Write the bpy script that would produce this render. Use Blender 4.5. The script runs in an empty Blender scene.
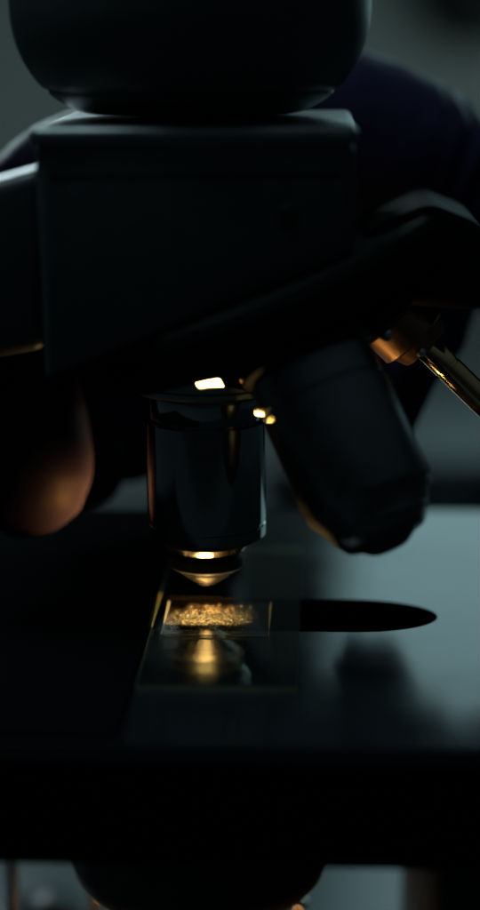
import bpy, bmesh, math, random
from mathutils import Vector, Matrix, noise
random.seed(7)
R = math.radians
MM = 0.001
S = bpy.context.scene
C = S.collection

# ------------------------------------------------------------------ render
S.render.engine = 'CYCLES'
S.view_settings.view_transform = 'Standard'
S.view_settings.look = 'None'
S.view_settings.exposure = 0
S.view_settings.gamma = 1
S.cycles.use_denoising = True
S.cycles.max_bounces = 10
S.cycles.transparent_max_bounces = 16
S.cycles.glossy_bounces = 6
S.cycles.sample_clamp_indirect = 4
S.cycles.blur_glossy = 0.3

# ------------------------------------------------------------------ camera
F = 1800.0                                  # focal length in pixels of the 480x910 photograph
CAM = Vector((17.53, -297.7, 98.6))
PITCH = R(13.446); YAW = math.atan(73*math.cos(PITCH)/F)
FWD = Vector((-math.sin(YAW)*math.cos(PITCH), math.cos(YAW)*math.cos(PITCH), -math.sin(PITCH)))
RGT = Vector((math.cos(YAW), math.sin(YAW), 0)); UPV = RGT.cross(FWD)
def W(px, py, Y):
    """what the photograph shows at a pixel, at depth Y (mm behind the optical axis) -> point in mm"""
    d = FWD + RGT*((px-240)/F) - UPV*((py-455)/F)
    return CAM + d*((Y-CAM.y)/d.y)
cd = bpy.data.cameras.new('camera'); cam = bpy.data.objects.new('camera', cd); C.objects.link(cam)
cam.location = CAM*MM
cam.rotation_euler = (R(90)-PITCH, 0, YAW)
cd.sensor_fit = 'VERTICAL'; cd.sensor_height = 24; cd.lens = 24*F/910
cd.clip_start = 0.005; cd.clip_end = 50
cd.dof.use_dof = True; cd.dof.focus_distance = 0.2995; cd.dof.aperture_fstop = 3.5
S.camera = cam

# ------------------------------------------------------------------ materials
def mat(name, base, rough=.4, metal=0., spec=.5, rvar=.1, rscale=300., bump=0., bscale=900., cvar=.15, coat=0., aniso=0., sheen=0.):
    m = bpy.data.materials.new(name); m.use_nodes = True
    n = m.node_tree.nodes; l = m.node_tree.links; b = n['Principled BSDF']
    tc = n.new('ShaderNodeTexCoord')
    nz = n.new('ShaderNodeTexNoise'); nz.inputs['Scale'].default_value = rscale; nz.inputs['Detail'].default_value = 5
    l.new(tc.outputs['Object'], nz.inputs['Vector'])
    mr = n.new('ShaderNodeMapRange'); mr.inputs[1].default_value = .3; mr.inputs[2].default_value = .7
    mr.inputs[3].default_value = max(.02, rough-rvar); mr.inputs[4].default_value = rough+rvar
    l.new(nz.outputs['Fac'], mr.inputs[0]); l.new(mr.outputs[0], b.inputs['Roughness'])
    mx = n.new('ShaderNodeMix'); mx.data_type = 'RGBA'
    mx.inputs[6].default_value = tuple(c*(1-cvar) for c in base)+(1,)
    mx.inputs[7].default_value = tuple(c*(1+cvar) for c in base)+(1,)
    l.new(nz.outputs['Fac'], mx.inputs[0]); l.new(mx.outputs[2], b.inputs['Base Color'])
    b.inputs['Metallic'].default_value = metal
    b.inputs['Specular IOR Level'].default_value = spec
    b.inputs['Coat Weight'].default_value = coat; b.inputs['Coat Roughness'].default_value = .1
    if bump:
        n2 = n.new('ShaderNodeTexNoise'); n2.inputs['Scale'].default_value = bscale; n2.inputs['Detail'].default_value = 4
        l.new(tc.outputs['Object'], n2.inputs['Vector'])
        bp = n.new('ShaderNodeBump'); bp.inputs['Strength'].default_value = bump; bp.inputs['Distance'].default_value = .0005
        l.new(n2.outputs['Fac'], bp.inputs['Height']); l.new(bp.outputs[0], b.inputs['Normal'])
    b.inputs['IOR'].default_value = 1.5 if spec > .04 else 1.03
    return m

def thin_glass(name, tint=(.97, .985, .975), rough=.015, dust=0., ior=1.52):
    m = bpy.data.materials.new(name); m.use_nodes = True
    n = m.node_tree.nodes; l = m.node_tree.links; n.clear()
    out = n.new('ShaderNodeOutputMaterial'); mix = n.new('ShaderNodeMixShader')
    tr = n.new('ShaderNodeBsdfTransparent'); tr.inputs[0].default_value = tint+(1,)
    gl = n.new('ShaderNodeBsdfGlossy'); gl.inputs['Roughness'].default_value = rough
    fr = n.new('ShaderNodeFresnel'); ge = n.new('ShaderNodeNewGeometry')
    mr = n.new('ShaderNodeMapRange'); mr.inputs[3].default_value = ior; mr.inputs[4].default_value = 1/ior
    l.new(ge.outputs['Backfacing'], mr.inputs[0]); l.new(mr.outputs[0], fr.inputs['IOR'])
    l.new(fr.outputs[0], mix.inputs[0]); l.new(tr.outputs[0], mix.inputs[1]); l.new(gl.outputs[0], mix.inputs[2])
    last = mix
    if dust:                                  # fine dust and smears lying on the glass
        tc = n.new('ShaderNodeTexCoord'); nz = n.new('ShaderNodeTexNoise'); nz.inputs['Scale'].default_value = 1500; nz.inputs['Detail'].default_value = 3
        l.new(tc.outputs['Object'], nz.inputs['Vector'])
        rm = n.new('ShaderNodeMapRange'); rm.inputs[1].default_value = .62; rm.inputs[2].default_value = .8; rm.inputs[4].default_value = dust
        l.new(nz.outputs['Fac'], rm.inputs[0])
        df = n.new('ShaderNodeBsdfDiffuse'); df.inputs[0].default_value = (.5, .5, .48, 1)
        m2 = n.new('ShaderNodeMixShader'); l.new(rm.outputs[0], m2.inputs[0]); l.new(mix.outputs[0], m2.inputs[1]); l.new(df.outputs[0], m2.inputs[2])
        last = m2
    l.new(last.outputs[0], out.inputs[0])
    return m

def edge_glass(name, col):
    m = bpy.data.materials.new(name); m.use_nodes = True
    n = m.node_tree.nodes; l = m.node_tree.links; n.clear()
    out = n.new('ShaderNodeOutputMaterial')
    df = n.new('ShaderNodeBsdfDiffuse'); tl = n.new('ShaderNodeBsdfTranslucent'); gl = n.new('ShaderNodeBsdfGlossy')
    nz = n.new('ShaderNodeTexNoise'); nz.inputs['Scale'].default_value = 900
    tc = n.new('ShaderNodeTexCoord'); l.new(tc.outputs['Object'], nz.inputs['Vector'])
    mx = n.new('ShaderNodeMix'); mx.data_type = 'RGBA'
    mx.inputs[6].default_value = tuple(c*.6 for c in col)+(1,); mx.inputs[7].default_value = col+(1,)
    l.new(nz.outputs['Fac'], mx.inputs[0])
    for s in (df, tl): l.new(mx.outputs[2], s.inputs[0])
    gl.inputs['Roughness'].default_value = .3
    a = n.new('ShaderNodeMixShader'); a.inputs[0].default_value = .6; l.new(df.outputs[0], a.inputs[1]); l.new(tl.outputs[0], a.inputs[2])
    b = n.new('ShaderNodeMixShader'); b.inputs[0].default_value = .12; l.new(a.outputs[0], b.inputs[1]); l.new(gl.outputs[0], b.inputs[2])
    l.new(b.outputs[0], out.inputs[0])
    return m

def emit(name, col, s):
    m = bpy.data.materials.new(name); m.use_nodes = True
    n = m.node_tree.nodes; l = m.node_tree.links; n.clear()
    out = n.new('ShaderNodeOutputMaterial'); e = n.new('ShaderNodeEmission')
    e.inputs[0].default_value = col+(1,); e.inputs[1].default_value = s
    l.new(e.outputs[0], out.inputs[0]); return m

def specimen_mat():
    m = bpy.data.materials.new('specimen'); m.use_nodes = True
    n = m.node_tree.nodes; l = m.node_tree.links; n.clear()
    out = n.new('ShaderNodeOutputMaterial')
    tc = n.new('ShaderNodeTexCoord'); nz = n.new('ShaderNodeTexNoise'); nz.inputs['Scale'].default_value = 2600; nz.inputs['Detail'].default_value = 6
    l.new(tc.outputs['Object'], nz.inputs['Vector'])
    rp = n.new('ShaderNodeValToRGB'); rp.color_ramp.elements[0].color = (.12, .06, .02, 1); rp.color_ramp.elements[1].color = (1, .96, .8, 1)
    rp.color_ramp.elements[0].position = .35; rp.color_ramp.elements[1].position = .65
    l.new(nz.outputs['Fac'], rp.inputs[0])
    tl = n.new('ShaderNodeBsdfTranslucent'); gl = n.new('ShaderNodeBsdfGlossy'); gl.inputs['Roughness'].default_value = .25
    l.new(rp.outputs[0], tl.inputs[0]); l.new(rp.outputs[0], gl.inputs[0])
    a = n.new('ShaderNodeMixShader'); a.inputs[0].default_value = .2
    l.new(tl.outputs[0], a.inputs[1]); l.new(gl.outputs[0], a.inputs[2]); l.new(a.outputs[0], out.inputs[0])
    return m

M = dict(
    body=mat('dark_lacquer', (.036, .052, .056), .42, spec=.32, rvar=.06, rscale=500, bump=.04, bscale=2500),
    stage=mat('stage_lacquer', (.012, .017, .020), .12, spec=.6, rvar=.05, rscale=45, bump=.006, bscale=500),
    dead_black=mat('matt_black', (.0018, .0018, .002), .95, spec=.0),
    case=mat('case_lid', (.02, .026, .028), .5, spec=.3),
    holder=mat('holder_black', (.004, .005, .006), .55, spec=.03, bump=.03),
    rubber=mat('black_rubber', (.008, .009, .010), .6, spec=.35, bump=.05),
    turret=mat('turret_metal', (.006, .008, .009), .6, spec=.12, rvar=.05, rscale=400, bump=.02),
    barrel=mat('black_anodised', (.30, .33, .335), .08, metal=1, rvar=.03, rscale=600, bump=.008, bscale=2000),
    barrel_far=mat('dark_anodised', (.15, .165, .175), .32, metal=1, rvar=.05, rscale=500),
    steel=mat('turned_steel', (.62, .58, .5), .16, metal=1, rvar=.06, rscale=700, bump=.01),
    satin=mat('satin_steel', (.78, .72, .6), .18, metal=1, rvar=.03, rscale=700, bump=.01),
    mirror=mat('polished_metal', (.85, .75, .6), .05, metal=1, rvar=.02),
    plate=mat('highlight_metal', (.17, .2, .205), .4, metal=1, rvar=.08, rscale=250, bump=.02),
    sleeve=mat('sleeve_steel', (.42, .46, .47), .36, metal=1, rvar=.06, rscale=300, bump=.01),
    brass=mat('polished_brass', (.78, .55, .3), .12, metal=1, rvar=.06, rscale=700),
    copper=mat('copper', (.34, .19, .11), .4, metal=1, rvar=.08, rscale=500),
    glove=mat('nitrile_glove', (.020, .019, .050), .45, spec=.06, rvar=.08, rscale=160, bump=.08, bscale=420, cvar=.12),
    lens=mat('lens_glass', (.02, .02, .025), .05, spec=.8),
    wall=mat('painted_wall', (.30, .36, .35), .8, spec=.2, rscale=6, bump=.03, cvar=.08),
    table=mat('bench_top', (.06, .076, .08), .2, spec=.55, rvar=.04, rscale=30, cvar=.08),
    chrome=mat('chrome', (.6, .6, .58), .18, metal=1, rvar=.05),
    slide=thin_glass('slide_glass', (.93, .965, .945), dust=.006),
    wet=thin_glass('wet_underside', (.93, .965, .945), ior=1.05),
    cover=thin_glass('cover_glass', dust=.012),
    slide_edge=edge_glass('slide_edge', (.28, .36, .27)),
    cover_edge=edge_glass('cover_edge', (.8, .78, .66)),
    specimen=specimen_mat(),
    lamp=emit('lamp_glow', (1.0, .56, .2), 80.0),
)

# ------------------------------------------------------------------ helpers
def thing(name, label, cat, loc, group=None):
    o = bpy.data.objects.new(name, None); C.objects.link(o); o.empty_display_size = .01
    o.location = Vector(loc)*MM; o['label'] = label; o['category'] = cat
    if group: o['group'] = group
    return o
def tag(o, label, cat, group=None):
    o['label'] = label; o['category'] = cat
    if group: o['group'] = group
def wloc(o):
    v = Vector(o.location)
    while o.parent: o = o.parent; v += Vector(o.location)
    return v
def obj(name, bm, m, parent=None, smooth=35, origin=None, flat_top=False):
    me = bpy.data.meshes.new(name)
    bmesh.ops.recalc_face_normals(bm, faces=bm.faces[:])
    org = Vector(origin)*MM if origin is not None else (wloc(parent) if parent else Vector((0, 0, 0)))
    bmesh.ops.scale(bm, vec=(MM, MM, MM), verts=bm.verts[:])
    bmesh.ops.translate(bm, vec=-org, verts=bm.verts[:])
    bm.to_mesh(me); bm.free()
    for mm in (m if isinstance(m, (list, tuple)) else [m]): me.materials.append(mm)
    if smooth is not None:
        for p in me.polygons: p.use_smooth = True
        me.set_sharp_from_angle(angle=R(smooth))
        for p in me.polygons:
            if flat_top and abs(p.normal.z) > .999: p.use_smooth = False
    o = bpy.data.objects.new(name, me); C.objects.link(o)
    if parent: o.parent = parent; o.location = org - wloc(parent)
    else: o.location = org
    return o
def struct(name, bm, m, **k):
    o = obj(name, bm, m, **k); o['kind'] = 'structure'; return o
def frame(d):
    d = Vector(d).normalized()
    u = Vector((0, 1, 0)) if abs(d.y) < .9 else Vector((1, 0, 0))
    a = u.cross(d).normalized(); b = d.cross(a).normalized()
    return a, b, d
def lathe(bm, base, d, prof, n=72, flutes=0, fl_depth=0, fl_range=None):
    """prof: list of (distance along d, radius)"""
    a, b, d = frame(d); base = Vector(base); rings = []
    for t, r in prof:
        ring = []
        for i in range(n):
            th = 2*math.pi*i/n; rr = r
            if flutes and fl_range[0] <= t <= fl_range[1]: rr = r - fl_depth*(.5+.5*math.cos(flutes*th))
            ring.append(bm.verts.new(base + d*t + (a*math.cos(th)+b*math.sin(th))*rr))
        rings.append(ring)
    for k in range(len(rings)-1):
        for i in range(n):
            j = (i+1) % n
            bm.faces.new((rings[k][i], rings[k][j], rings[k+1][j], rings[k+1][i]))
    if prof[0][1] > 1e-4: bm.faces.new(rings[0][::-1])
    if prof[-1][1] > 1e-4: bm.faces.new(rings[-1])
    return bm
def L(base, d, prof, **k): return lathe(bmesh.new(), base, d, prof, **k)
def prism(pts, y0, y1, bev=1.5, seg=3):
    """x-z outline given depth from y0 to y1, all edges rounded"""
    bm = bmesh.new()
    v = [bm.verts.new((x, y0, z)) for x, z in pts]; f = bm.faces.new(v)
    r = bmesh.ops.extrude_face_region(bm, geom=[f])
    bmesh.ops.translate(bm, vec=(0, y1-y0, 0), verts=[e for e in r['geom'] if isinstance(e, bmesh.types.BMVert)])
    bmesh.ops.recalc_face_normals(bm, faces=bm.faces[:])
    if bev: bmesh.ops.bevel(bm, geom=bm.edges[:], offset=bev, segments=seg, profile=.5, affect='EDGES', clamp_overlap=True)
    return bm
def box(x0, x1, y0, y1, z0, z1, bev=1., seg=2): return prism([(x0, z0), (x1, z0), (x1, z1), (x0, z1)], y0, y1, bev, seg)

# ------------------------------------------------------------------ setting
bm = bmesh.new(); bm.faces.new([bm.verts.new(p) for p in ((-2500, -600, -140), (2500, -600, -140), (2500, 1600, -140), (-2500, 1600, -140))])
tb = struct('tabletop', bm, M['table'], smooth=None)
bm = bmesh.new(); bm.faces.new([bm.verts.new(p) for p in ((-2500, 1590, -400), (2500, 1590, -400), (2500, 1590, 1600), (-2500, 1590, 1600))])
struct('wall', bm, M['wall'], smooth=None)

# ------------------------------------------------------------------ microscope
mic = thing('microscope', 'black laboratory microscope with a lit stage, rotating nosepiece and three objectives', 'microscope', (0, 0, -140))
TILT = R(23)
P = Vector((0, 0, 82))                                      # where all objective axes meet
A = Vector((math.sin(TILT), 0, -math.cos(TILT)))            # turret axis
SIDE = Vector((math.cos(TILT), 0, math.sin(TILT)))
D0 = Vector((0, 0, -1))
D1 = A*math.cos(TILT) + SIDE*math.sin(TILT)                 # opposite objective
D2 = A*math.cos(TILT) + (Vector((0, -1, 0))*math.cos(R(7)) + SIDE*math.sin(R(7)))*math.sin(TILT)   # the one swung towards the front

# stage: a plate with a long slot, on a body hollowed round the condenser
def plate(X0, X1, Y0, Y1, rc, hole, ztop, thick, bev):
    bm = bmesh.new(); out = []
    for cx, cy, a0 in ((X1-rc, Y0+rc, -90), (X1-rc, Y1-rc, 0), (X0+rc, Y1-rc, 90), (X0+rc, Y0+rc, 180)):
        for k in range(7):
            t = R(a0+k*15); out.append(bm.verts.new((cx+rc*math.cos(t), cy+rc*math.sin(t), ztop)))
    inn = [bm.verts.new((x, y, ztop)) for x, y in hole]
    ed = []
    for lp in (out, inn):
        for i in range(len(lp)): ed.append(bm.edges.new((lp[i], lp[(i+1) % len(lp)])))
    bmesh.ops.triangle_fill(bm, use_beauty=True, use_dissolve=False, edges=ed)
    r_ = bmesh.ops.extrude_face_region(bm, geom=bm.faces[:])
    nv = [e for e in r_['geom'] if isinstance(e, bmesh.types.BMVert)]
    bmesh.ops.translate(bm, vec=(0, 0, -thick), verts=nv)
    bmesh.ops.recalc_face_normals(bm, faces=bm.faces[:])
    for f in bm.faces:                       # the walls of the opening are matt black
        c = f.calc_center_median()
        if abs(f.normal.z) < .3 and X0+rc < c.x < X1-rc and Y0+.5 < c.y < Y1-.5: f.material_index = 1
    tops = [e for e in bm.edges if all(abs(v.co.z-ztop) < .01 for v in e.verts) and any(abs(f.normal.z) < .3 for f in e.link_faces)]
    bmesh.ops.bevel(bm, geom=tops, offset=bev, segments=3, profile=.5, affect='EDGES')
    return bm
slot = []
hw, r, st = 39.8, 8.8, 1.7
for cx, a0 in ((hw-r*st, -90), (-hw+r*st, 90)):
    for k in range(33):
        t = R(a0+k*180/32); slot.append((cx+r*st*math.cos(t), r*math.sin(t)))
circ = [(24*math.cos(2*math.pi*k/64), 24*math.sin(2*math.pi*k/64)) for k in range(64)]
slotbig = [(x*1.06, y*1.6) for x, y in slot]
stage = obj('stage', plate(-95, 120, -59, 70, 4, slot, -1.02, 2.6, .2), [M['stage'], M['dead_black']], mic, smooth=30, flat_top=True)
obj('stage_underplate', plate(-70, 118, -57, 68.5, 3, slotbig, -3.63, 17, .4), [M['dead_black'], M['dead_black']], stage)
obj('side_block', box(-92, -31.5, -66, -57.03, -30, -2.2, 1.6), M['body'], stage)
hold = obj('slide_holder', prism([(-92, -1.0), (-9.3, -1.0), (-9.3, -.1), (-92, -.1)], -58, 67, .2, 2), M['holder'], stage)
obj('support_arm', box(37, 62, -52, 40, -139, -17.55, 2), M['rubber'], mic)

# condenser under the stage, its top lens lit
cond = obj('condenser', L((-1.4, -1.5, -8.2), (0, 0, -1), [(14, .0), (14, 7.2), (0, 7.2), (0, 7.6), (5, 8), (9, 9), (12.6, 12), (12.7, 22.4), (13.2, 23), (27, 23), (27.2, 22.6), (28, 22.6), (28.2, 23), (36.5, 23), (39.5, 22.2), (43, 19), (46, 14.5), (48, 11.5), (55, 10.5), (55.5, 10)]), M['rubber'], mic)
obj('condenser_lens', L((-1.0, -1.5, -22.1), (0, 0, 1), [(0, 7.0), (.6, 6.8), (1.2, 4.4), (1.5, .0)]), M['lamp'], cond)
obj('diaphragm_lever', prism([(14, -37.5), (30, -37.5), (31, -36.5), (30, -35.5), (14, -35.5)], -14, -11, .5, 2), M['rubber'], cond)
# base with the field lamp
base = obj('base', box(-60, 60, -70, 75, -139.5, -112, 8, 5), M['body'], mic)
fl = obj('field_lamp', L((0, 0, -113), (0, 0, 1), [(0, 19), (8, 19), (9, 18), (9, 15.5), (7.5, 15.2)]), M['body'], base)
obj('field_lens', L((0, 0, -105.4), (0, 0, 1), [(0, 14), (1.5, 11), (2.2, 6), (2.4, 0)]), emit('field_glow', (1.0, .5, .16), 7), fl)
obj('rack_post', L((W(94, 890, 25).x, 25, -112.5), (0, 0, 1), [(0, 1.6), (70, 1.6)], n=32), M['chrome'], mic)
obj('rack_post', L((W(12, 890, 20).x, 20, -112.5), (0, 0, 1), [(0, 1.5), (95, 1.5)], n=32), M['chrome'], mic)
kn = obj('focus_knob', L(W(46, 902, 70), (.2, -1, .1), [(0, 3), (6, 3), (6, 6.6), (7, 7.4), (18, 7.4), (19, 6.6), (19.4, 4)], n=64, flutes=32, fl_depth=.3, fl_range=(6.5, 18.5)), M['body'], mic)
for px, py in ((97, 893), (300, 904)):
    obj('glint_bead', L(W(px, py, 22)-Vector((0, 0, 1.4)), (0, 0, 1), [(0, .6), (.3, 1.3), (.9, 1.7), (1.9, 1.7), (2.5, 1.3), (2.8, .6)], n=32), M['mirror'], mic)  # added polished beads that make the warm glints under the stage

# arm, head block and observation tube
arm = obj('arm', prism([(-150, 20), (-60, 41.5), (-24.2, 48.2), (-24.2, 77.0), (-33, 74.4), (-60, 67), (-150, 40)], -17, 20, 2.2, 4), M['body'], mic)
hb = obj('head_block', prism([(-23.6, 43.8), (24.0, 64.0), (24.0, 82.0), (-24.4, 81.6)], -25, 25, 2.0, 4), [M['body'], M['dead_black']], mic)
for p in hb.data.polygons:                     # underside blackened: its shade is put into the colour
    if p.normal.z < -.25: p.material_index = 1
obj('highlight_lip', prism([(-24.9, 80.4), (24.5, 80.8), (24.5, 84.1), (-24.9, 83.7)], -25.6, 25.4, 1.5, 5), M['plate'], hb)  # added lip, its lighter metal stands in for the lit top edge
obj('block_seam', prism([(-22, 76.2), (22, 76.6), (22, 77.1), (-22, 76.7)], -25.15, -24.9, 0), M['rubber'], hb)
obj('clamp_screw', L((14, -25.6, 70.5), (0, 1, 0), [(0, 1.2), (.3, 1.6), (1, 1.6)], n=24), M['rubber'], hb)
prof = [(0, 13)] + [(17*(1-math.cos(R(a))), 14+15*math.sin(R(a))) for a in range(3, 91, 3)] + [(40, 29.1), (75, 29.1)]
prof = [p for p in prof if not 3.6 < p[0] < 4.6] + [(3.7, 23.2), (4.0, 23.0), (4.3, 23.9)]
tube = obj('observation_tube', L((-2.2, 0, 84.4), (0, 0, 1), sorted(prof), n=128), M['body'], mic)
obj('eyepiece_mount', L((-30, 12, 118), (-.9, .2, .12), [(-14, 15), (0, 15), (1, 14), (40, 14)], n=72), M['body'], tube)

# rotating nosepiece
tur = obj('nosepiece', L(P, A, [(25.6, 29.5), (26.2, 30.6), (27.5, 31), (32.9, 31)], n=128), M['turret'], mic)
obj('underside_dome', L(P, A, [(33.55, 30.9), (34.0, 30.3), (34.6, 27), (36.5, 20), (40, 15.5), (43.5, 11), (45.6, 4), (45.8, 0)], n=128), M['dead_black'], tur)
obj('grip_ring', L(P, A, [(27.6, 31.2), (27.9, 31.7), (32.8, 31.7), (33.1, 31.2)], n=360, flutes=90, fl_depth=.35, fl_range=(27.7, 33)), M['holder'], tur)
hs = [W(px, py, -10) for px, py in ((352, 262), (372, 226), (430, 203), (483, 225), (520, 300), (470, 312), (400, 306))]
obj('turret_housing', prism([(q.x, q.z) for q in hs], -10, 24, 2.0, 4), M['turret'], mic)
for d in (D0, D1, D2, A*math.cos(TILT) + Vector((0, 1, 0))*math.sin(TILT)):
    g = 2.2 if d is D0 else 0
    obj('objective_socket', L(P, d, [(30 if g else 37, 10.6+g), (41.6, 10.6+g), (41.8, 11+g), (42.6, 11+g), (43, 10.4+g), (43.4, 9.2)], n=96), M['sleeve'] if g else M['turret'], tur)

# objective in use, straight down
o1 = obj('objective', L(P, D0, [(43.45, 9.3), (44, 9.7), (47.6, 9.7), (48, 9.45), (48.1, 9.45), (48.2, 9.9), (48.5, 10.15), (65.8, 10.15), (65.9, 9.9), (66.4, 9.9), (66.5, 10.15), (68.3, 10.15)], n=128), M['barrel'], mic)
obj('chamfer_ring', L(P, D0, [(68.25, 10.1), (68.5, 9.95), (69.5, 8.3), (69.55, 7.2)], n=128), M['dead_black'], o1)
obj('front_ring', L(P, D0, [(68.9, 8.1), (69.5, 7.75), (70.8, 6.75), (71.8, 5.95), (72.4, 5.45), (72.5, 5.2)], n=128), M['steel'], o1)
obj('front_barrel', L(P, D0, [(72.15, 6.5), (72.25, 6.6), (73.9, 6.5), (74.1, 6.3), (74.15, 5.9)], n=128), M['rubber'], o1)
obj('nose_cone', L(P, D0, [(74.1, 5.9), (74.2, 5.75), (75.0, 4.8), (75.05, 4.65), (75.15, 4.7), (76.2, 3.3), (77.4, 1.65), (77.55, 1.3)], n=128), M['satin'], o1)
obj('front_lens', L(P, D0, [(77.5, 1.25), (77.7, .8), (77.75, 0)], n=48), M['lens'], o1)

# objective swung to the front
o2 = obj('objective', L(P, D2, [(43.45, 9.6), (44, 10.2), (48.5, 10.2), (48.8, 9.9), (49.2, 9.9), (49.5, 10.5), (66.5, 10.5), (67.2, 10.2), (70.5, 8.3), (71, 8.3)], n=96), M['barrel_far'], mic)
obj('front_ring', L(P, D2, [(70.9, 8.0), (71.4, 7.9), (73.3, 6.6), (73.6, 6.0)], n=96), M['barrel_far'], o2)
obj('nose_cone', L(P, D2, [(73.5, 5.4), (75.0, 3.2), (75.3, 2.6)], n=64), M['barrel_far'], o2)
obj('front_lens', L(P, D2, [(75.25, 2.5), (75.5, 1.5), (75.55, 0)], n=48), M['lens'], o2)
# slim objective on the far side of the turret
o3 = obj('objective', L(P, D1, [(43.45, 6.2), (44, 6.6), (48.5, 6.6), (49, 5.4), (51.2, 4.6), (51.4, 2.3)], n=64), M['copper'], mic)
obj('lens_tube', L(P, D1, [(51.3, 2.2), (51.6, 2.35), (56, 2.35), (56.1, 2.2), (56.6, 2.2), (56.7, 2.35), (74, 2.35), (74.4, 2.0)], n=64), M['brass'], o3)
def on_front_objective(px, py):
    Y, best = -45.0, None
    while Y < 10:
        q = W(px, py, Y); v = q-P; r = (v-D2*v.dot(D2)).length
        if best is None or r < best[0]: best = (r, q)
        if r < 10.4: return q
        Y += .2
    return best[1]
# clips and added glint pieces on the turret
def moved(bm, loc, rot):
    from mathutils import Euler
    bmesh.ops.transform(bm, matrix=Matrix.Translation(loc) @ Euler(rot).to_matrix().to_4x4(), verts=bm.verts[:]); return bm
def ball(c, r, d=(0, -1, 0)): return L(Vector(c)-Vector(d).normalized()*r, d, [(r-r*math.cos(R(a)), r*math.sin(R(a))) for a in range(0, 181, 15)], n=24)
DOME = [(25.6, 29.5), (27.5, 31), (33.5, 31), (34.6, 27), (36.5, 20), (40, 15.5), (43.5, 11), (45.8, 0)]
def on_turret(px, py):
    """the point of the nosepiece's surface that a pixel looks at"""
    Y = -45.0
    while Y < 40:
        q = W(px, py, Y); v = q-P; d = v.dot(A); r = (v-A*d).length
        for (d0, r0), (d1, r1) in zip(DOME, DOME[1:]):
            if d0 <= d <= d1 and r < r0+(r1-r0)*(d-d0)/(d1-d0): return q
        if (q.x*q.x+q.y*q.y) < 170 and q.z > 38.7: return q
        Y += .2
    return W(px, py, -12)
def facet(c, to, hx, hz, roll):
    """a small polished block whose front face mirrors the point 'to' towards the front"""
    v = (CAM-c).normalized(); n = (v+(Vector(to)-c).normalized()).normalized()
    x = Vector((1, 0, 0)); x = (x-n*n.dot(x)).normalized(); w_ = x.cross(-n).normalized()
    if w_.z < 0: w_ = -w_
    u = x*math.cos(roll)+w_*math.sin(roll); k = n.cross(u)
    bm = box(-hx, hx, -.2, .2, -hz, hz, .08, 1)
    m4 = Matrix(((u.x, -n.x, k.x, c.x), (u.y, -n.y, k.y, c.y), (u.z, -n.z, k.z, c.z), (0, 0, 0, 1)))
    bmesh.ops.transform(bm, matrix=m4, verts=bm.verts[:]); return bm
GLOW = (-1, -3, -20)
obj('detent_clip', facet(on_turret(210, 381)+Vector((0, -2.6, .2)), GLOW, 2.0, 1.5, R(15)), M['mirror'], tur)
obj('detent_clip', facet(on_turret(243, 380)+Vector((0, -.5, 0)), GLOW, .5, .5, R(10)), M['copper'], tur)
for px, py, rad in ((386, 334, 1.2), (421, 352, .8)):
    obj('glint_ball', ball(on_turret(px, py), rad), M['chrome'], tur)  # added balls that stand in for round glints

for px, py, h in ((262, 411, 1.0), (273, 419, .8)):
    obj('glint_chip', facet(on_front_objective(px, py), GLOW, h, h, 0), M['mirror'] if h > .9 else M['brass'], o2)  # added mirror chips, aimed at the lamp, for glints on the shoulder

for px, py in ((427, 479), (424, 501), (372, 551)):
    obj('rim_glint', ball(W(px, py, -27), .8), M['chrome'], o2)  # added chrome balls for the pale glints along the rim

# ------------------------------------------------------------------ slide
SX, SW = 3.7, 12.5
def cover_slip(x0, x1, y0, y1, z0, z1, e=.22):
    bm = bmesh.new()
    lo = [bm.verts.new(p) for p in ((x0+e, y0+e*1.6, z0), (x1-e, y0+e*1.6, z0), (x1-e, y1, z0), (x0+e, y1, z0))]
    hi = [bm.verts.new(p) for p in ((x0, y0, z1), (x1, y0, z1), (x1, y1, z1), (x0, y1, z1))]
    bm.faces.new(lo[::-1]); bm.faces.new(hi)
    for k in range(4): bm.faces.new((lo[k], lo[(k+1) % 4], hi[(k+1) % 4], hi[k])).material_index = 2 if k == 2 else 1
    return bm
def glass_box(x0, x1, y0, y1, z0, z1):
    bm = box(x0, x1, y0, y1, z0, z1, 0)
    bm.normal_update()
    for f in bm.faces: f.material_index = 0 if f.normal.z > .5 else 2 if f.normal.z < -.5 else 1
    return bm
sl = obj('glass_slide', glass_box(SX-SW, SX+SW, -38, 38, -1.0, 0.0), [M['slide'], M['slide_edge'], M['wet']], None, smooth=None, origin=(SX, 0, -1))
tag(sl, 'clear glass slide lying across the slot of the dark stage under the objective', 'microscope slide')
obj('cover_slip', cover_slip(-6.8, 11.2, -15.4, 2.4, .24, .43), [M['cover'], M['cover_edge'], M['wet']], sl, smooth=None)
def specimen():
    bm = bmesh.new(); rnd = random.Random(3)
    n = 0
    while n < 1200:
        x, y = rnd.uniform(-6.6, 10.4), rnd.uniform(-14.8, 1.6)
        u, v = (x+.2)/6.4, (y+7.0)/6.0
        dens = math.exp(-(u*u)**1.3-(v*v)**1.1)
        dens *= .08+1.3*max(0, noise.noise(Vector((x*.5, y*.6, 3)))+.25)
        dens *= .2+1.6*max(0, noise.noise(Vector((x*1.9, y*1.3, 9)))+.2)
        if rnd.random() > dens*1.6+.004: continue
        n += 1
        r = .03+.11*rnd.random()**2.5
        c = Vector((x, y, .04+.17*rnd.random()))
        a = rnd.uniform(0, 6.28); k = rnd.choice((3, 4, 5))
        tilt = Vector((rnd.gauss(0, .25), rnd.gauss(0, .25)))
        vs = []
        for i in range(k):
            t = a+i*6.283/k; q = r*rnd.uniform(.5, 1.2)
            dx, dy = 1.5*q*math.cos(t), q*math.sin(t)
            vs.append(bm.verts.new(c+Vector((dx, dy, max(-.035, min(.035, dx*tilt.x+dy*tilt.y))))))
        bm.faces.new(vs)
    return bm
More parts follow.
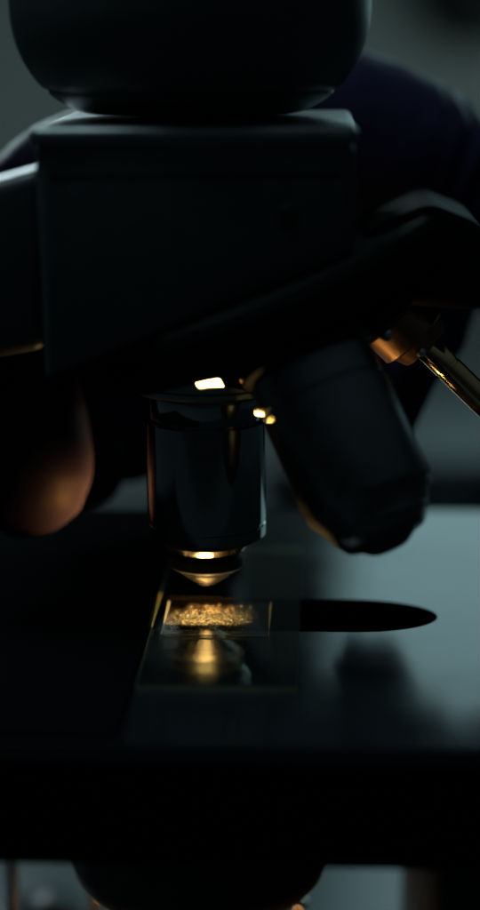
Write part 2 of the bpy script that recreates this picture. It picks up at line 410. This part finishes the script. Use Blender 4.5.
def film_mat():
    m = bpy.data.materials.new('specimen_film'); m.use_nodes = True
    n = m.node_tree.nodes; l = m.node_tree.links; n.clear()
    out = n.new('ShaderNodeOutputMaterial'); mix = n.new('ShaderNodeMixShader')
    tr = n.new('ShaderNodeBsdfTransparent'); tl = n.new('ShaderNodeBsdfTranslucent'); tl.inputs[0].default_value = (1, .9, .68, 1)
    geo = n.new('ShaderNodeNewGeometry')
    def vm(op, a, b):
        q = n.new('ShaderNodeVectorMath'); q.operation = op; l.new(a, q.inputs[0]); q.inputs[1].default_value = b; return q.outputs
    def ma(op, a, b):
        q = n.new('ShaderNodeMath'); q.operation = op; q.use_clamp = False
        for k, v in enumerate((a, b)):
            if isinstance(v, (int, float)): q.inputs[k].default_value = v
            else: l.new(v, q.inputs[k])
        return q.outputs[0]
    def noi(vec, sc, det, rough=.6):
        q = n.new('ShaderNodeTexNoise'); q.inputs['Scale'].default_value = sc; q.inputs['Detail'].default_value = det
        q.inputs['Roughness'].default_value = rough; l.new(vec, q.inputs['Vector']); return q.outputs['Fac']
    c = vm('SUBTRACT', geo.outputs['Position'], (.0002, -.0066, 0))[0]
    e = vm('MULTIPLY', c, (1/.0078, 1/.0075, 0))[0]
    ln = n.new('ShaderNodeVectorMath'); ln.operation = 'LENGTH'; l.new(e, ln.inputs[0])
    fine = noi(vm('MULTIPLY', geo.outputs['Position'], (.3, .42, 1))[0], 5200, 5, .8)
    big = noi(geo.outputs['Position'], 360, 6, .65)
    body = ma('SUBTRACT', ma('ADD', 1.05, ma('MULTIPLY', ma('SUBTRACT', big, .5), 1.7)), ln.outputs['Value'])
    grain = ma('MULTIPLY', ma('SUBTRACT', fine, .49), 6.0)
    f = ma('MULTIPLY', ma('MINIMUM', ma('MAXIMUM', ma('MULTIPLY', body, .85), 0), 1), ma('MINIMUM', ma('MAXIMUM', grain, .02), 1))
    l.new(f, mix.inputs[0]); l.new(tr.outputs[0], mix.inputs[1]); l.new(tl.outputs[0], mix.inputs[2])
    l.new(mix.outputs[0], out.inputs[0]); return m
sbm = specimen()
q = [sbm.verts.new(p) for p in ((-6.4, -14.9, .03), (10.8, -14.9, .03), (10.8, 2.0, .03), (-6.4, 2.0, .03))]
sbm.faces.new(q).material_index = 1
sp = obj('specimen', sbm, [M['specimen'], film_mat()], sl, smooth=None); sp['kind'] = 'stuff'

# ------------------------------------------------------------------ gloved hand
def sweep(bm, pts, n=20, sub=8):
    """capsule chain through (x,y,z,r) points, Catmull-Rom"""
    q = [Vector(p) for p in pts]
    q = [q[0]*2-q[1]]+q+[q[-1]*2-q[-2]]
    path = []
    for i in range(1, len(q)-2):
        for k in range(sub):
            t = k/sub; a, b, c, d = q[i-1:i+3]
            path.append(.5*((2*b)+(c-a)*t+(2*a-5*b+4*c-d)*t*t+(3*b-a-3*c+d)*t**3))
    path.append(q[-2])
    e0, e1 = path[0].copy(), path[-1].copy()
    d0 = (path[0]-path[1]).to_3d().normalized(); d1 = (path[-1]-path[-2]).to_3d().normalized()
    ext0, ext1 = [], []
    for a in (30, 55, 75, 88):
        for lst, e, d in ((ext0, e0, d0), (ext1, e1, d1)):
            p = e.to_3d()+d*e.w*math.sin(R(a)); lst.append(Vector((p.x, p.y, p.z, e.w*math.cos(R(a)))))
    path = ext0[::-1]+path+ext1
    rings = []; u = Vector((.3, .9, .2))
    for i, p in enumerate(path):
        t = (path[min(i+1, len(path)-1)]-path[max(i-1, 0)]).to_3d().normalized()
        u = (u-t*u.dot(t)).normalized(); w = t.cross(u)
        rings.append([bm.verts.new(p.to_3d()+(u*math.cos(2*math.pi*j/n)+w*math.sin(2*math.pi*j/n))*p.w) for j in range(n)])
    for k in range(len(rings)-1):
        for i in range(n):
            j = (i+1) % n; bm.faces.new((rings[k][i], rings[k][j], rings[k+1][j], rings[k+1][i]))
    bm.faces.new(rings[0][::-1]); bm.faces.new(rings[-1])
def pt(px, py, Y, r):
    v = W(px, py, Y); return (v.x, v.y, v.z, r)
def hand():
    bm = bmesh.new()
    # forearm and back of the hand
    sweep(bm, [pt(900, -60, 120, 34), pt(740, 110, 100, 30), pt(610, 190, 80, 22), pt(525, 238, 66, 15), pt(475, 230, 62, 15), pt(405, 190, 62, 21.5), pt(330, 170, 62, 24), pt(250, 150, 58, 21)], n=36)
    sweep(bm, [pt(470, 225, 74, 12), pt(420, 205, 80, 17), pt(330, 200, 84, 20), pt(260, 190, 82, 17)], n=32)
    sweep(bm, [pt(300, 165, 60, 21), pt(215, 140, 55, 14), pt(165, 140, 52, 12)], n=28)
    # index (lit tip), middle, ring, little, thumb
    sweep(bm, [pt(230, 140, 52, 12.5), pt(120, 152, 46, 10.2), pt(52, 176, 40, 9.4), pt(6, 235, 36, 10), pt(6, 330, 30, 10.8), pt(20, 412, 20, 11.8), pt(28, 462, 15, 11.8), pt(28, 476, 14, 11.4)], n=24)
    sweep(bm, [pt(240, 150, 66, 12), pt(120, 180, 66, 10), pt(50, 270, 60, 10), pt(36, 360, 52, 9.6), pt(64, 435, 46, 9.4), pt(84, 464, 44, 9.0)], n=24)
    sweep(bm, [pt(250, 160, 78, 12), pt(160, 215, 76, 10), pt(110, 300, 72, 10), pt(98, 370, 66, 9.5), pt(116, 420, 60, 9.6), pt(128, 440, 58, 9.2)], n=24)
    sweep(bm, [pt(290, 200, 86, 12), pt(240, 280, 84, 9.5), pt(205, 370, 74, 9), pt(200, 450, 62, 8.6), pt(206, 488, 56, 8)], n=24)
    sweep(bm, [pt(300, 200, 90, 12), pt(220, 250, 84, 9.5), pt(170, 310, 66, 8.6), pt(150, 335, 44, 7.4), pt(147, 349, 34, 6.4)], n=24)
    sweep(bm, [pt(440, 225, 62, 14), pt(432, 290, 56, 9.5), pt(424, 335, 49, 8.0), pt(404, 362, 43, 7.0), pt(386, 400, 41, 7.0), pt(374, 428, 41, 6.6)], n=24)
    bmesh.ops.recalc_face_normals(bm, faces=bm.faces[:])
    bmesh.ops.scale(bm, vec=(MM, MM, MM), verts=bm.verts[:])
    me = bpy.data.meshes.new('tmp'); bm.to_mesh(me); bm.free()
    t = bpy.data.objects.new('tmp', me); C.objects.link(t)
    rm = t.modifiers.new('r', 'REMESH'); rm.mode = 'VOXEL'; rm.voxel_size = .0012
    sm = t.modifiers.new('s', 'SMOOTH'); sm.factor = .5; sm.iterations = 6
    bpy.context.view_layer.update()
    ev = t.evaluated_get(bpy.context.evaluated_depsgraph_get())
    b2 = bmesh.new(); b2.from_mesh(bpy.data.meshes.new_from_object(ev))
    bpy.data.objects.remove(t)
    bmesh.ops.scale(b2, vec=(1000, 1000, 1000), verts=b2.verts[:])
    b2.normal_update()
    # folds of the loose glove: across the wrist, and fine creasing at the knuckles
    w0 = W(462, 150, 70); ax = (W(560, 305, 86)-W(400, 205, 68)).normalized()
    for v in b2.verts:
        s = (v.co-w0).dot(ax)
        f = math.exp(-(s/11)**2)*.75*math.sin(s*1.35+1.2*noise.noise(v.co*.09)*3)
        f += .35*noise.noise(v.co*.12)+.12*noise.noise(v.co*.35)
        v.co += v.normal*f
    return b2
hd = obj('person', hand(), M['glove'], None, smooth=180, origin=W(400, 205, 68))
tag(hd, 'hand in a dark blue glove reaching round behind the microscope, one fingertip lit orange', 'person')

# dim things behind
wl = obj('wall_fitting', L(W(474, -12, 1589), (0, -1, 0), [(0, 60), (4, 62), (30, 62), (60, 48), (72, 25), (76, 0)], n=48), M['rubber'])
tag(wl, 'dark rounded fitting on the grey wall at the upper right corner', 'wall fitting')

def case(px0, px1, ptop, Y, depth, label, group=None):
    a, b = W(px0, ptop, Y), W(px1, ptop, Y); z = a.z
    t = thing('instrument_case', label, 'case', ((a.x+b.x)/2, Y+depth/2, -140))
    obj('case_body', box(a.x, b.x, Y, Y+depth, -139.6, z-22.2, 5, 3), M['rubber'], t)
    obj('lid', box(a.x-1, b.x+1, Y-1, Y+depth+1, z-22, z, 6, 3), M['case'], t)
    obj('latch', box((a.x+b.x)/2-9, (a.x+b.x)/2+9, Y-4, Y-1.05, z-32, z-10, 1.2, 2), M['body'], t)
    return t
case(262, 640, 460, 420, 120, 'dark case on the bench behind the right half of the stage')
case(-420, 170, 500, 380, 120, 'dark lower case on the bench behind the left half of the stage')

# ------------------------------------------------------------------ light
w = bpy.data.worlds.new('World'); S.world = w; w.use_nodes = True
# a dim room: a little light comes down from the ceiling, almost none from the side of the camera
wn, wl_ = w.node_tree.nodes, w.node_tree.links; bg = wn['Background']; bg.inputs[0].default_value = (.58, .9, 1, 1)
wt = wn.new('ShaderNodeTexCoord'); ws = wn.new('ShaderNodeSeparateXYZ'); wm = wn.new('ShaderNodeMapRange')
wl_.new(wt.outputs['Generated'], ws.inputs[0]); wl_.new(ws.outputs['Z'], wm.inputs[0])
wm.inputs[1].default_value = .1; wm.inputs[2].default_value = .8; wm.inputs[3].default_value = .005; wm.inputs[4].default_value = .05
wl_.new(wm.outputs[0], bg.inputs[1])
def area(name, loc, target, sx, sy, power, col, spread=180):
    d = bpy.data.lights.new(name, 'AREA'); d.shape = 'RECTANGLE'; d.size = sx*MM; d.size_y = sy*MM
    d.energy = power; d.color = col; d.spread = R(spread)
    o = bpy.data.objects.new(name, d); C.objects.link(o); o.location = Vector(loc)*MM
    o.rotation_euler = (Vector(target)-Vector(loc)).to_track_quat('-Z', 'Y').to_euler(); return o
# a cool window-like panel behind and above, to the right: it mirrors in the stage
area('panel_light', (345, 800, 250), (80, 0, -40), 630, 380, .78, (.54, .93, 1.0))
# an added, unseen panel, behind to the left: it rims the tops of the head and the arm
area('panel_light', (-330, 700, 400), (0, 0, 70), 360, 260, 2.6, (.72, .95, 1.0))
# the room's ceiling lamp, turned low, above and to the left
area('ceiling_lamp', (-230, -40, 700), (-20, -20, 80), 220, 220, 1.1, (.72, .95, 1.0))
# added lamps, out of view, that faintly light the wall
area('wall_fill', (620, 1000, -20), (260, 1590, 10), 300, 300, .24, (.8, 1, .97), 100)
area('wall_fill', (-560, 1000, -20), (-160, 1590, 10), 300, 300, .13, (.75, 1, .95), 100)
# added spot hidden under the stage, gives the fingertip its warm light
sd = bpy.data.lights.new('warm_spot', 'SPOT'); sd.energy = 1.2; sd.color = (1, .36, .075); sd.spot_size = R(28); sd.spot_blend = .9; sd.shadow_soft_size = .006
so = bpy.data.objects.new('warm_spot', sd); C.objects.link(so); so.location = Vector((10, 0, -9))*MM
so.rotation_euler = (W(84, 508, 13)-Vector((10, 0, -9))).to_track_quat('-Z', 'Y').to_euler()
